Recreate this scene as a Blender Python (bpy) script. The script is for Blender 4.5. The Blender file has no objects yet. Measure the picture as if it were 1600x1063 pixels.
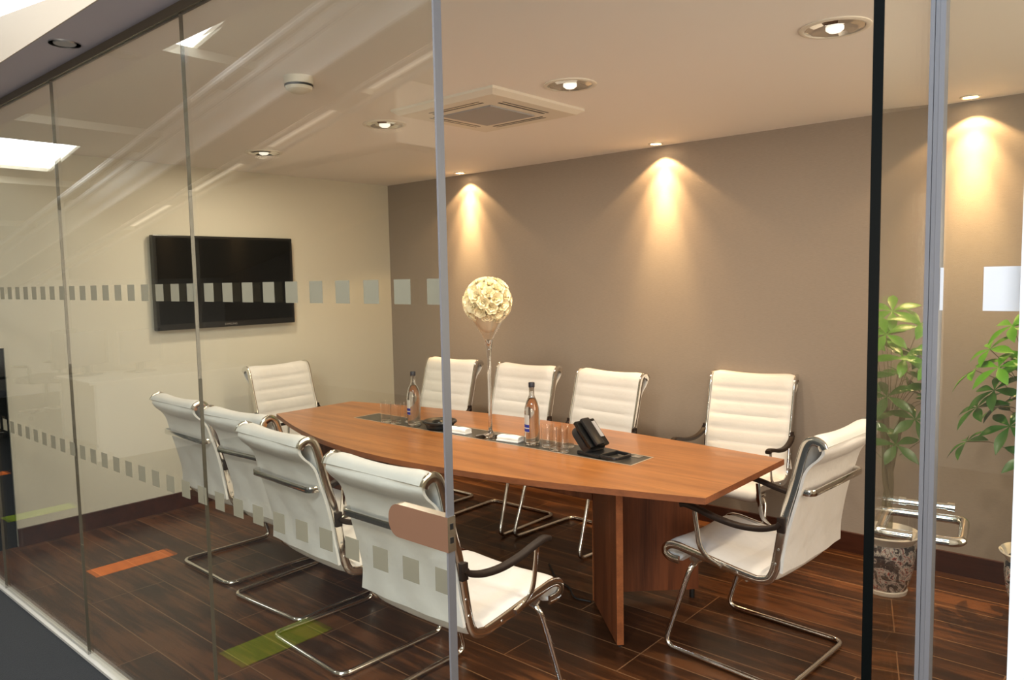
import bpy, bmesh, math, random
from mathutils import Vector, Matrix
random.seed(7)
scene = bpy.context.scene
COL = scene.collection
R = math.radians

# ------------------------------------------------------------------ camera
YAW, PITCH, ROLL, FPX = -0.7191, 0.0821, -0.0196, 1185.56
def cam_axes():
    f = Vector((math.sin(YAW)*math.cos(PITCH), math.cos(YAW)*math.cos(PITCH), -math.sin(PITCH)))
    r = f.cross(Vector((0, 0, 1))).normalized()
    u = r.cross(f)
    c, s = math.cos(ROLL), math.sin(ROLL)
    return r*c + u*s, -r*s + u*c, f
ax, ay, af = cam_axes()
cd = bpy.data.cameras.new('camera')
cam = bpy.data.objects.new('camera', cd)
COL.objects.link(cam)
M = Matrix((ax, ay, -af)).transposed().to_4x4()
M.translation = Vector((0, 0, 1.62))
cam.matrix_world = M
cd.sensor_width = 36
cd.lens = FPX/1600*36
cd.clip_start = 0.05
scene.camera = cam

# ------------------------------------------------------------------ world, exposure
w = bpy.data.worlds.new('world'); scene.world = w; w.use_nodes = True
bg = w.node_tree.nodes['Background']
bg.inputs[0].default_value = (0.75, 0.85, 1.0, 1); bg.inputs[1].default_value = 0.3
scene.view_settings.view_transform = 'Standard'
scene.view_settings.look = 'None'
scene.view_settings.gamma = 1
scene.view_settings.exposure = 0.13

def area(name, loc, target, size, power, color, size_y=None, spread=None):
    d = bpy.data.lights.new(name, 'AREA'); d.energy = power; d.color = color
    d.size = size
    if size_y: d.shape = 'RECTANGLE'; d.size_y = size_y
    if spread: d.spread = spread
    o = bpy.data.objects.new(name, d); COL.objects.link(o); o.location = loc
    o.rotation_euler = (Vector(target)-Vector(loc)).to_track_quat('-Z', 'Y').to_euler()
    return o
def spot(name, loc, target, power, color, angle, blend, radius=0.02):
    d = bpy.data.lights.new(name, 'SPOT'); d.energy = power; d.color = color
    d.spot_size = R(angle); d.spot_blend = blend; d.shadow_soft_size = radius
    o = bpy.data.objects.new(name, d); COL.objects.link(o); o.location = loc
    o.rotation_euler = (Vector(target)-Vector(loc)).to_track_quat('-Z', 'Y').to_euler()
    return o
DAY = (0.80, 0.90, 1.0)
WARM = (1.0, 0.70, 0.40)
# daylight of the office rooflights on this side of the glass, then three added fills
area('rooflight_daylight', (0.2, -0.6, 3.6), (-2.4, 2.4, 0.4), 1.3, 82, (0.50, 0.74, 1.0), 0.9)
area('added_office_fill', (0.9, -3.2, 1.5), (-2.2, 3.2, 1.7), 2.6, 145, (1.0, 0.90, 0.77), 1.6)  # added fill from behind the camera, lifts walls and ceiling; no window there
area('added_office_fill', (-0.6, -1.35, 3.45), (-8.0, -1.1, 2.65), 0.9, 145, (1.0, 0.97, 0.90), 0.5)  # added fill brightening the office roof that the glass mirrors
area('added_side_fill', (1.12, 2.9, 1.6), (-2.0, 2.9, 1.35), 1.5, 36, (1.0, 0.84, 0.64), 1.5)  # added fill for the back of the right end chair; no window there

# ------------------------------------------------------------------ materials
MATS = {}
def nt(name):
    m = bpy.data.materials.new(name); m.use_nodes = True
    MATS[name] = m
    return m, m.node_tree.nodes, m.node_tree.links
def pbr(name, col, rough=0.5, metal=0.0, bump=None, coat=0.0, spec=0.5, **kw):
    m, n, l = nt(name); b = n['Principled BSDF']
    b.inputs['Base Color'].default_value = (*col, 1)
    b.inputs['Roughness'].default_value = rough
    b.inputs['Metallic'].default_value = metal
    b.inputs['Coat Weight'].default_value = coat
    b.inputs['Specular IOR Level'].default_value = spec
    for k, v in kw.items(): b.inputs[k.replace('_', ' ')].default_value = v
    if bump:
        tc = n.new('ShaderNodeTexCoord'); t = n.new('ShaderNodeTexNoise'); t.inputs['Scale'].default_value = bump[0]
        t.inputs['Detail'].default_value = 4
        bp = n.new('ShaderNodeBump'); bp.inputs['Strength'].default_value = bump[1]; bp.inputs['Distance'].default_value = 0.01
        l.new(tc.outputs['Object'], t.inputs['Vector']); l.new(t.outputs['Fac'], bp.inputs['Height']); l.new(bp.outputs[0], b.inputs['Normal'])
    return m
def srgb(r, g, b):
    f = lambda c: (c/255/12.92) if c/255 <= 0.04045 else ((c/255+0.055)/1.055)**2.4
    return (f(r), f(g), f(b))

def wood(name, c1, c2, scale, rough, axis='x', coat=0.0):
    m, n, l = nt(name); b = n['Principled BSDF']
    tc = n.new('ShaderNodeTexCoord'); mp = n.new('ShaderNodeMapping')
    s = {'x': (0.5, 9, 9), 'z': (9, 9, 0.5)}[axis]
    mp.inputs['Scale'].default_value = s
    t = n.new('ShaderNodeTexNoise'); t.inputs['Scale'].default_value = scale; t.inputs['Detail'].default_value = 7; t.inputs['Roughness'].default_value = 0.62
    t.inputs['Distortion'].default_value = 0.4
    t2 = n.new('ShaderNodeTexNoise'); t2.inputs['Scale'].default_value = scale*9; t2.inputs['Detail'].default_value = 3
    ad = n.new('ShaderNodeMath'); ad.operation = 'MULTIPLY_ADD'; ad.inputs[1].default_value = 0.3
    r = n.new('ShaderNodeValToRGB'); r.color_ramp.elements[0].position = 0.45; r.color_ramp.elements[1].position = 0.85
    r.color_ramp.elements[0].color = (*c1, 1); r.color_ramp.elements[1].color = (*c2, 1)
    l.new(tc.outputs['Object'], mp.inputs[0]); l.new(mp.outputs[0], t.inputs['Vector']); l.new(mp.outputs[0], t2.inputs['Vector'])
    l.new(t2.outputs['Fac'], ad.inputs[0]); l.new(t.outputs['Fac'], ad.inputs[2])
    l.new(ad.outputs[0], r.inputs[0]); l.new(r.outputs[0], b.inputs['Base Color'])
    b.inputs['Roughness'].default_value = rough; b.inputs['Coat Weight'].default_value = coat
    return m

def floor_material():
    m, n, l = nt('walnut_planks'); b = n['Principled BSDF']
    tc = n.new('ShaderNodeTexCoord'); mp = n.new('ShaderNodeMapping'); mp.inputs['Location'].default_value = (0.45, -0.073, 0)
    br = n.new('ShaderNodeTexBrick'); br.inputs['Scale'].default_value = 1
    br.inputs['Brick Width'].default_value = 1.22; br.inputs['Row Height'].default_value = 0.188
    br.inputs['Mortar Size'].default_value = 0.0032; br.inputs['Mortar Smooth'].default_value = 0.3
    br.offset = 0.37; br.offset_frequency = 3
    br.inputs['Color1'].default_value = (0.0, 0.0, 0.0, 1); br.inputs['Color2'].default_value = (1, 1, 1, 1)
    br.inputs['Mortar'].default_value = (0.5, 0.5, 0.5, 1)
    l.new(tc.outputs['Object'], mp.inputs[0]); l.new(mp.outputs[0], br.inputs['Vector'])
    m2 = n.new('ShaderNodeMapping'); m2.inputs['Scale'].default_value = (1.2, 14, 1)
    no = n.new('ShaderNodeTexNoise'); no.inputs['Scale'].default_value = 1.6; no.inputs['Detail'].default_value = 8; no.inputs['Roughness'].default_value = 0.65
    no.inputs['Distortion'].default_value = 0.6
    l.new(tc.outputs['Object'], m2.inputs[0]); l.new(m2.outputs[0], no.inputs['Vector'])
    n3 = n.new('ShaderNodeTexNoise'); n3.inputs['Scale'].default_value = 3.0; n3.inputs['Detail'].default_value = 3
    m3 = n.new('ShaderNodeMapping'); m3.inputs['Scale'].default_value = (0.6, 2.2, 1)
    l.new(tc.outputs['Object'], m3.inputs[0]); l.new(m3.outputs[0], n3.inputs['Vector'])
    a = n.new('ShaderNodeMath'); a.operation = 'MULTIPLY_ADD'; a.inputs[1].default_value = 0.18
    l.new(br.outputs['Color'], a.inputs[0]); l.new(no.outputs['Fac'], a.inputs[2])
    a2 = n.new('ShaderNodeMath'); a2.operation = 'MULTIPLY_ADD'; a2.inputs[1].default_value = 0.55
    l.new(n3.outputs['Fac'], a2.inputs[0]); l.new(a.outputs[0], a2.inputs[2])
    r = n.new('ShaderNodeValToRGB'); e = r.color_ramp.elements
    e[0].position = 0.60; e[0].color = (0.026, 0.0105, 0.0048, 1); e[1].position = 1.12; e[1].color = (0.125, 0.046, 0.016, 1)
    x = r.color_ramp.elements.new(0.85); x.color = (0.050, 0.019, 0.0078, 1)
    l.new(a2.outputs[0], r.inputs[0])
    mx = n.new('ShaderNodeMix'); mx.data_type = 'RGBA'; mx.inputs[7].default_value = (0.22, 0.115, 0.055, 1)
    l.new(br.outputs['Fac'], mx.inputs[0]); l.new(r.outputs[0], mx.inputs[6]); l.new(mx.outputs[2], b.inputs['Base Color'])
    b.inputs['Roughness'].default_value = 0.30; b.inputs['Specular IOR Level'].default_value = 0.28
    bp = n.new('ShaderNodeBump'); bp.inputs['Strength'].default_value = 0.12; bp.inputs['Distance'].default_value = 0.004
    l.new(no.outputs['Fac'], bp.inputs['Height']); l.new(bp.outputs[0], b.inputs['Normal'])
    return m

def wallpaper():
    m, n, l = nt('taupe_wallpaper'); b = n['Principled BSDF']
    tc = n.new('ShaderNodeTexCoord'); mp = n.new('ShaderNodeMapping'); mp.inputs['Scale'].default_value = (40, 40, 420)
    t = n.new('ShaderNodeTexNoise'); t.inputs['Scale'].default_value = 1; t.inputs['Detail'].default_value = 5
    r = n.new('ShaderNodeValToRGB'); r.color_ramp.elements[0].position = 0.3; r.color_ramp.elements[1].position = 0.7
    r.color_ramp.elements[0].color = (0.262, 0.215, 0.175, 1); r.color_ramp.elements[1].color = (0.295, 0.243, 0.198, 1)
    l.new(tc.outputs['Object'], mp.inputs[0]); l.new(mp.outputs[0], t.inputs['Vector']); l.new(t.outputs['Fac'], r.inputs[0]); l.new(r.outputs[0], b.inputs['Base Color'])
    bp = n.new('ShaderNodeBump'); bp.inputs['Strength'].default_value = 0.15; bp.inputs['Distance'].default_value = 0.003
    l.new(t.outputs['Fac'], bp.inputs['Height']); l.new(bp.outputs[0], b.inputs['Normal'])
    b.inputs['Roughness'].default_value = 0.6
    return m

def pane_glass(name, tint, boost=0.0):
    """thin architectural pane: Fresnel mix of clear transmission and mirror reflection, both faces alike"""
    m, n, l = nt(name); n.remove(n['Principled BSDF']); out = n['Material Output']
    g = n.new('ShaderNodeNewGeometry'); mi = n.new('ShaderNodeMix'); mi.data_type = 'FLOAT'
    mi.inputs[2].default_value = 1.52; mi.inputs[3].default_value = 1/1.52
    l.new(g.outputs['Backfacing'], mi.inputs[0])
    fr = n.new('ShaderNodeFresnel'); l.new(mi.outputs[0], fr.inputs['IOR'])
    tr = n.new('ShaderNodeBsdfTransparent'); tr.inputs[0].default_value = (*tint, 1)
    gl = n.new('ShaderNodeBsdfGlossy'); gl.inputs['Roughness'].default_value = 0.0; gl.inputs['Color'].default_value = (1, 1, 1, 1)
    mx = n.new('ShaderNodeMixShader'); l.new(fr.outputs[0], mx.inputs[0]); l.new(tr.outputs[0], mx.inputs[1]); l.new(gl.outputs[0], mx.inputs[2])
    l.new(mx.outputs[0], out.inputs['Surface'])
    return m
def frosted(name, col, alpha):
    m, n, l = nt(name); n.remove(n['Principled BSDF']); out = n['Material Output']
    tr = n.new('ShaderNodeBsdfTransparent'); d = n.new('ShaderNodeBsdfDiffuse'); d.inputs[0].default_value = (*col, 1)
    t2 = n.new('ShaderNodeBsdfTranslucent'); t2.inputs[0].default_value = (*col, 1)
    a = n.new('ShaderNodeMixShader'); a.inputs[0].default_value = 0.4; l.new(d.outputs[0], a.inputs[1]); l.new(t2.outputs[0], a.inputs[2])
    b = n.new('ShaderNodeMixShader'); b.inputs[0].default_value = alpha; l.new(tr.outputs[0], b.inputs[1]); l.new(a.outputs[0], b.inputs[2])
    l.new(b.outputs[0], out.inputs['Surface'])
    return m
def emis(name, col, strength):
    m, n, l = nt(name); b = n['Principled BSDF']
    b.inputs['Base Color'].default_value = (0.8, 0.8, 0.8, 1)
    b.inputs['Emission Color'].default_value = (*col, 1); b.inputs['Emission Strength'].default_value = strength
    return m

m_floor = floor_material()
m_paper = wallpaper()
m_white = pbr('white_wall_paint', (0.60, 0.56, 0.46), 0.55)
m_ceil = pbr('ceiling_paint', (0.84, 0.80, 0.76), 0.7)
m_office = pbr('office_paint', (0.44, 0.43, 0.40), 0.6)
m_soffit = pbr('soffit_paint', (0.40, 0.37, 0.42), 0.6)
m_fascia = pbr('fascia_paint', (0.50, 0.42, 0.33), 0.6)
m_roofm = pbr('roof_lining', (0.52, 0.48, 0.38), 0.7)
m_beam = pbr('beam_paint', (0.10, 0.092, 0.07), 0.6)
m_beampale = pbr('pale_beam_paint', (0.60, 0.60, 0.58), 0.6)
m_frame = pbr('white_frame_paint', (0.8, 0.83, 0.88), 0.4)
m_table = wood('walnut_table_top', srgb(128, 77, 38), srgb(178, 115, 60), 1.5, 0.32, 'x', 0.15)
m_tleg = wood('walnut_table_leg', srgb(72, 36, 20), srgb(128, 72, 42), 1.5, 0.4, 'z')
m_tedge = wood('walnut_edge_band', srgb(112, 62, 34), srgb(150, 88, 50), 1.5, 0.4, 'x')
m_base = wood('mahogany_baseboard', (0.028, 0.008, 0.004), (0.07, 0.02, 0.010), 1.2, 0.3, 'x')
m_chrome = pbr('chrome', (0.78, 0.76, 0.72), 0.10, 1.0)
m_leather = pbr('white_leather', (0.68, 0.655, 0.62), 0.45, bump=(11, 0.55))
m_black = pbr('black_plastic', (0.012, 0.012, 0.013), 0.35)
m_armm = pbr('black_arm_pad', (0.018, 0.010, 0.007), 0.55, spec=0.25)
m_tv = pbr('tv_screen', (0.003, 0.003, 0.003), 0.10, spec=0.18)
m_tvf = pbr('tv_bezel', (0.006, 0.006, 0.006), 0.25)
m_silver = pbr('silver', (0.6, 0.6, 0.6), 0.3, 1.0)
m_alu = pbr('grey_seal', (0.165, 0.158, 0.168), 0.35, 0.0)
m_joint = pbr('joint_silicone', (0.07, 0.055, 0.035), 0.35)
m_darkglass = pbr('dark_glass_edge', (0.002, 0.003, 0.003), 0.4, spec=0.05)
m_carpet = pbr('charcoal_carpet', (0.016, 0.018, 0.021), 0.95, bump=(180, 0.5))
m_corange = pbr('orange_carpet', (0.95, 0.20, 0.02), 0.95)
m_cgreen = pbr('lime_carpet', (0.17, 0.24, 0.006), 0.95)
m_thresh = pbr('threshold_metal', (0.62, 0.60, 0.56), 0.35, 0.3)
m_strip = pbr('inset_panel', (0.045, 0.042, 0.034), 0.30)
m_stripb = pbr('inset_border', (0.70, 0.62, 0.50), 0.3, 0.6)
m_acw = pbr('ac_plastic', (0.72, 0.67, 0.58), 0.5)
m_acg = pbr('ac_grille', (0.33, 0.32, 0.32), 0.6)
m_napkin = pbr('napkin_cloth', (0.88, 0.87, 0.84), 0.8)
m_petal = pbr('cream_petal', (0.97, 0.87, 0.60), 0.7, Subsurface_Weight=0.0)
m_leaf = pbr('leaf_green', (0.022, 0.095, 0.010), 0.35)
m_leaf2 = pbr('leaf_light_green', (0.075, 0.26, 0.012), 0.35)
m_stem = pbr('plant_stem', (0.12, 0.10, 0.05), 0.6)
m_soil = pbr('soil', (0.02, 0.013, 0.008), 0.95)
m_blue = pbr('label_blue', (0.01, 0.03, 0.30), 0.4)
m_label = pbr('label_silver', (0.62, 0.64, 0.62), 0.35, 0.2)
m_cap = pbr('bottle_cap', (0.015, 0.015, 0.025), 0.4)
m_cable = pbr('cable_rubber', (0.01, 0.01, 0.01), 0.5)
m_desk = pbr('desk_white', (0.36, 0.35, 0.32), 0.4)
m_greyf = pbr('grey_fabric', (0.10, 0.10, 0.11), 0.8)
m_glass = pane_glass('partition_glass', (0.955, 0.965, 0.945))
m_glassd = pane_glass('door_glass', (0.93, 0.955, 0.93))
m_frost = frosted('frosted_film', (0.31, 0.29, 0.22), 0.85)
m_frost_lit = frosted('lit_frosted_film', (0.85, 0.85, 0.88), 0.95)  # same film, with the daylight falling on it put into a paler colour
m_sky = emis('rooflight_glazing', (0.92, 0.97, 1.0), 9.0)
m_clere = emis('clerestory_glazing', (0.95, 0.97, 1.0), 1.6)
m_bulb = emis('warm_bulb', (1.0, 0.72, 0.42), 30.0)
m_bulb2 = emis('downlight_lamp', (1.0, 0.93, 0.80), 0.9)
m, n, l = nt('clear_glass'); b = n['Principled BSDF']; b.inputs['Transmission Weight'].default_value = 1; b.inputs['Roughness'].default_value = 0; b.inputs['IOR'].default_value = 1.45
m_clear = m
m_thin = pane_glass('thin_clear_glass', (0.985, 0.985, 0.98))
m, n, l = nt('water'); b = n['Principled BSDF']; b.inputs['Transmission Weight'].default_value = 1; b.inputs['Roughness'].default_value = 0; b.inputs['IOR'].default_value = 1.33
b.inputs['Base Color'].default_value = (1, 0.985, 0.95, 1)
m_water = m
def pot_material():
    m, n, l = nt('painted_porcelain'); b = n['Principled BSDF']
    tc = n.new('ShaderNodeTexCoord'); t = n.new('ShaderNodeTexNoise'); t.inputs['Scale'].default_value = 17; t.inputs['Detail'].default_value = 3; t.inputs['Distortion'].default_value = 1.6
    r = n.new('ShaderNodeValToRGB'); cr = r.color_ramp; cr.interpolation = 'CONSTANT'
    cr.elements[0].position = 0; cr.elements[0].color = (0.035, 0.04, 0.05, 1)
    cr.elements[1].position = 0.46; cr.elements[1].color = (0.50, 0.47, 0.42, 1)
    for p_, c_ in ((0.50, (0.10, 0.11, 0.13)), (0.535, (0.55, 0.5, 0.45)), (0.605, (0.35, 0.05, 0.04)), (0.628, (0.06, 0.07, 0.08)), (0.66, (0.45, 0.42, 0.38))):
        e = cr.elements.new(p_); e.color = (*c_, 1)
    l.new(tc.outputs['Object'], t.inputs['Vector']); l.new(t.outputs['Fac'], r.inputs[0]); l.new(r.outputs[0], b.inputs['Base Color'])
    b.inputs['Roughness'].default_value = 0.2
    return m
m_pot = pot_material()
m_potrim = pbr('porcelain_rim', (0.62, 0.58, 0.50), 0.25)

# ------------------------------------------------------------------ geometry helpers
def link(o, parent=None):
    COL.objects.link(o)
    if parent is not None: o.parent = parent
    return o
def mesh_obj(name, bm, mat, parent=None, smooth=False, loc=None):
    me = bpy.data.meshes.new(name)
    bmesh.ops.recalc_face_normals(bm, faces=bm.faces)
    bm.to_mesh(me); bm.free()
    mats = mat if isinstance(mat, (list, tuple)) else [mat]
    for x in mats: me.materials.append(x)
    if smooth:
        for p_ in me.polygons: p_.use_smooth = True
        try: me.set_sharp_from_angle(angle=R(38))
        except Exception: pass
    o = bpy.data.objects.new(name, me)
    if loc: o.location = loc
    return link(o, parent)
def box(bm, x0, x1, y0, y1, z0, z1, mi=0, bev=0.0):
    vs = [bm.verts.new((x, y, z)) for x in (x0, x1) for y in (y0, y1) for z in (z0, z1)]
    fs = []
    for q in ((0, 1, 3, 2), (4, 6, 7, 5), (0, 4, 5, 1), (2, 3, 7, 6), (0, 2, 6, 4), (1, 5, 7, 3)):
        f = bm.faces.new([vs[i] for i in q]); f.material_index = mi; fs.append(f)
    if bev:
        es = list({e for f in fs for e in f.edges})
        bmesh.ops.bevel(bm, geom=es, offset=bev, segments=2, affect='EDGES', profile=0.6)
def boxo(name, dims, mat, parent=None, bev=0.0, **k):
    bm = bmesh.new(); box(bm, *dims, bev=bev); return mesh_obj(name, bm, mat, parent, **k)
def lathe(bm, prof, seg=32, cx=0, cy=0, cz=0, mi=0, cap=True):
    rings = []
    for r_, z in prof:
        if r_ < 1e-6: rings.append([bm.verts.new((cx, cy, cz+z))])
        else: rings.append([bm.verts.new((cx+r_*math.cos(2*math.pi*i/seg), cy+r_*math.sin(2*math.pi*i/seg), cz+z)) for i in range(seg)])
    for a, b_ in zip(rings, rings[1:]):
        for i in range(seg):
            j = (i+1) % seg
            if len(a) == 1 and len(b_) == 1: continue
            if len(a) == 1: f = bm.faces.new((a[0], b_[i], b_[j]))
            elif len(b_) == 1: f = bm.faces.new((a[i], a[j], b_[0]))
            else: f = bm.faces.new((a[i], a[j], b_[j], b_[i]))
            f.material_index = mi
    if cap:
        for q in (rings[0], rings[-1]):
            if len(q) > 1:
                f = bm.faces.new(q); f.material_index = mi
def catmull(pts, n=6):
    P = [Vector(p_) for p_ in pts]; P = [2*P[0]-P[1]] + P + [2*P[-1]-P[-2]]
    out = []
    for i in range(1, len(P)-2):
        for k in range(n):
            t = k/n
            out.append(0.5*((2*P[i]) + (P[i+1]-P[i-1])*t + (2*P[i-1]-5*P[i]+4*P[i+1]-P[i+2])*t*t + (3*P[i]-3*P[i+1]+P[i+2]-P[i-1])*t**3))
    out.append(P[-2]); return out
def fillet(pts, rad, n=6):
    P = [Vector(p_) for p_ in pts]; out = [P[0]]
    for a, b_, c in zip(P, P[1:], P[2:]):
        d1 = (a-b_); d2 = (c-b_); r_ = min(rad, d1.length*0.49, d2.length*0.49)
        p1 = b_+d1.normalized()*r_; p2 = b_+d2.normalized()*r_
        for k in range(n+1):
            t = k/n; out.append(p1*(1-t)**2 + b_*2*t*(1-t) + p2*t*t)
    out.append(P[-1]); return out
def sweep(bm, pts, sect, up=None, closed=False, mi=0):
    """sweep the 2D section along the points; up = fixed direction for the section's second axis, else carried along"""
    P = [Vector(p_) for p_ in pts]; n = len(P); rings = []
    prev = None
    for i, p_ in enumerate(P):
        if closed: t = (P[(i+1) % n]-P[i-1]).normalized()
        else: t = ((P[min(i+1, n-1)])-P[max(i-1, 0)]).normalized()
        if up is not None:
            b_ = Vector(up); a = b_.cross(t).normalized(); b2 = b_ if abs(b_.dot(t)) < 1e-3 else t.cross(a)
        else:
            if prev is None:
                prev = t.orthogonal().normalized()
            a = (prev - t*prev.dot(t)).normalized(); prev = a; b2 = t.cross(a)
        rings.append([bm.verts.new(p_+a*u+b2*v) for u, v in sect])
    m_ = len(sect)
    pairs = list(zip(rings, rings[1:])) + ([(rings[-1], rings[0])] if closed else [])
    for r1, r2 in pairs:
        for i in range(m_):
            j = (i+1) % m_; f = bm.faces.new((r1[i], r1[j], r2[j], r2[i])); f.material_index = mi
    if not closed:
        for r_ in (rings[0], rings[-1]):
            f = bm.faces.new(r_); f.material_index = mi
def circ(r_, n=12): return [(r_*math.cos(2*math.pi*i/n), r_*math.sin(2*math.pi*i/n)) for i in range(n)]
def rrect(w_, h_, r_, n=3):
    out = []
    for cx, cy, a0 in ((w_/2-r_, h_/2-r_, 0), (-w_/2+r_, h_/2-r_, 90), (-w_/2+r_, -h_/2+r_, 180), (w_/2-r_, -h_/2+r_, 270)):
        for k in range(n+1):
            a = R(a0+90*k/n); out.append((cx+r_*math.cos(a), cy+r_*math.sin(a)))
    return out
def prism(bm, poly, z0, z1, mi=0, mi_side=None):
    lo = [bm.verts.new((x, y, z0)) for x, y in poly]; hi = [bm.verts.new((x, y, z1)) for x, y in poly]
    f = bm.faces.new(lo); f.material_index = mi; f = bm.faces.new(hi); f.material_index = mi
    for i in range(len(poly)):
        j = (i+1) % len(poly); f = bm.faces.new((lo[i], lo[j], hi[j], hi[i])); f.material_index = mi if mi_side is None else mi_side
def tag(o, label, cat, group=None, kind=None):
    if label: o['label'] = label
    if cat: o['category'] = cat
    if group: o['group'] = group
    if kind: o['kind'] = kind
    return o
def thing(name, label, cat, loc=(0, 0, 0), rz=0, group=None):
    o = bpy.data.objects.new(name, None); o.empty_display_size = 0.1
    link(o); o.location = loc; o.rotation_euler = (0, 0, rz)
    return tag(o, label, cat, group)
def struct(o, label=None):
    o['kind'] = 'structure'
    if label: o['label'] = label
    return o
def copy_thing(root, loc, rz, label, children):
    r_ = root.copy(); COL.objects.link(r_); r_.location = loc; r_.rotation_euler = (0, 0, rz); r_['label'] = label
    for ch, subs in children:
        c = ch.copy(); COL.objects.link(c); c.parent = r_
        for s in subs:
            d = s.copy(); COL.objects.link(d); d.parent = c
    return r_
def kids(root):
    ch = [o for o in COL.objects if o.parent == root]
    return [(c, [s for s in COL.objects if s.parent == c]) for c in ch]

# ------------------------------------------------------------------ room dimensions
YG, YB, XL, XR, HC, HG = 1.1725, 4.496, -5.391, 1.2, 2.466, 2.493
TZ = 0.74

# ------------------------------------------------------------------ room shell
struct(boxo('floor', (XL-0.05, XR+0.05, YG+0.02, YB+0.05, -0.05, 0.0), m_floor), 'dark walnut plank floor of the meeting room')
struct(boxo('wall_back', (XL-0.1, XR+0.1, YB, YB+0.1, 0, HC+0.05), m_paper), 'taupe textured feature wall')
struct(boxo('wall_left', (XL-0.1, XL, 1.435, YB, 0, HC+0.05), m_white), 'white wall carrying the television')
struct(boxo('wall_right', (XR, XR+0.1, YG-0.02, YB, 0, HC+0.05), m_white))
struct(boxo('wall_front', (-0.145, XR+0.1, YG-0.05, YG+0.05, 0, 3.9), m_frame), 'white frame at the right edge')
struct(boxo('ceiling', (XL-0.1, XR+0.1, YG-0.0, YB+0.1, HC, HC+0.03), m_ceil), 'flat painted ceiling')
struct(boxo('baseboard_back', (XL+0.018, XR, YB-0.018, YB, 0, 0.115), m_base), 'dark mahogany baseboard under the taupe wall')
struct(boxo('baseboard_left', (XL, XL+0.018, 1.435, YB, 0, 0.115), m_base), 'dark mahogany baseboard under the white wall')
# head over the glass line: grey soffit and cream fascia of the office side
struct(boxo('trim_soffit', (-13, XR+1.4, 0.99, YG+0.012, HG, HG+0.02), m_soffit), 'grey soffit above the glass wall')
bm = bmesh.new()
def roofz(x): return 2.66+0.178*(x+7.7)
prev = None
for x, zt in ((-13, 2.80), (-4.4, 2.775), (-3.46, 2.66), (-2.96, 2.60), (3, 2.60)):
    q = [bm.verts.new(p_) for p_ in ((x, 0.985, HG), (x, 0.985, zt), (x, 0.989, zt), (x, 0.989, HG))]
    if prev:
        for k in range(4): bm.faces.new((prev[k], prev[(k+1) % 4], q[(k+1) % 4], q[k]))
    prev = q
struct(mesh_obj('trim_fascia', bm, m_fascia), 'cream fascia above the grey soffit')
struct(boxo('trim_threshold', (XL-0.4, -1.23, YG-0.022, YG+0.02, 0.0, 0.012), m_thresh), 'pale metal channel along the foot of the glass wall')
struct(boxo('trim_head', (XL-0.4, -0.145, YG-0.012, YG+0.012, HG-0.03, HG), m_joint), 'thin dark channel at the head of the glass wall')

# ------------------------------------------------------------------ office side
struct(boxo('floor_office', (-13, 2.6, -4.6, YG+0.02, -0.05, -0.001), m_carpet), 'charcoal carpet outside the glass wall')
struct(boxo('wall_office_back', (-13, 2.6, -4.7, -4.6, 0, 4.7), m_office))
struct(boxo('wall_office_left', (-13.1, -13, -4.7, 1.2, 0, 3.0), m_office))
struct(boxo('wall_office_right', (2.6, 2.7, -4.7, 1.2, 0, 4.7), m_office))
struct(boxo('wall_office_front', (-13, XL-0.45, YG, YG+0.1, 0, 2.8), m_office))
bm = bmesh.new()
for (xa, xb, ya, yb) in ((-13, 2.6, -4.6, -0.16), (-13, -7.72, -0.16, 1.2), (-6.86, -5.33, -0.16, 1.2), (-4.45, -2.6, -0.16, 1.2), (-0.6, 2.6, -0.16, 1.2)):
    vs = [bm.verts.new((x, y, roofz(x)+dz)) for dz in (0, 0.05) for x, y in ((xa, ya), (xb, ya), (xb, yb), (xa, yb))]
    for q in ((0, 1, 2, 3), (7, 6, 5, 4), (0, 4, 5, 1), (1, 5, 6, 2), (2, 6, 7, 3), (3, 7, 4, 0)): bm.faces.new([vs[i] for i in q])
struct(mesh_obj('ceiling_office', bm, m_roofm), 'sloping roof lining of the office')
sky_n = 0
for (xa, xb, ya, yb) in ((-7.72, -6.86, -0.16, 1.2), (-5.33, -4.45, -0.16, 1.2), (-2.6, -0.6, -0.16, 1.2)):
    bm = bmesh.new(); vs = [bm.verts.new((x, y, roofz(x)+0.03)) for x, y in ((xa, ya), (xb, ya), (xb, yb), (xa, yb))]; bm.faces.new(vs)
    sky_n += 1
    wo = mesh_obj('window_%d' % sky_n, bm, m_sky); struct(wo, 'bright rooflight pane in the office roof')
struct(boxo('window_4', (-7, 0.5, 1.35, 1.37, 2.52, 3.6), m_clere), 'bright clerestory glazing above the fascia, cut by the top left corner')
m_sheet = emis('translucent_roof_sheet', (1.0, 0.86, 0.66), 1.15)
for xa, xb in ((-7.95, -6.8), (-6.4, -5.3), (-4.9, -3.75), (-9.5, -8.35)):
    bm = bmesh.new()
    for k in range(3):
        y0_ = -1.64+k*0.2; vs = [bm.verts.new((x, y, roofz(x)-0.012)) for x, y in ((xa, y0_), (xb, y0_), (xb, y0_+0.18), (xa, y0_+0.18))]; bm.faces.new(vs)
    sky_n += 1
    struct(mesh_obj('window_%d' % (sky_n+1), bm, m_sheet), 'translucent roof sheet between two purlins')
def sloped_bar(name, xa, xb, ya, yb, drop, mat, top=0.0):
    bm = bmesh.new()
    vs = [bm.verts.new((x, y, roofz(x)-dz)) for dz in (drop, top+0.001) for x, y in ((xa, ya), (xb, ya), (xb, yb), (xa, yb))]
    for q in ((0, 1, 2, 3), (7, 6, 5, 4), (0, 4, 5, 1), (1, 5, 6, 2), (2, 6, 7, 3), (3, 7, 4, 0)): bm.faces.new([vs[i] for i in q])
    return struct(mesh_obj(name, bm, mat))
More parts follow.
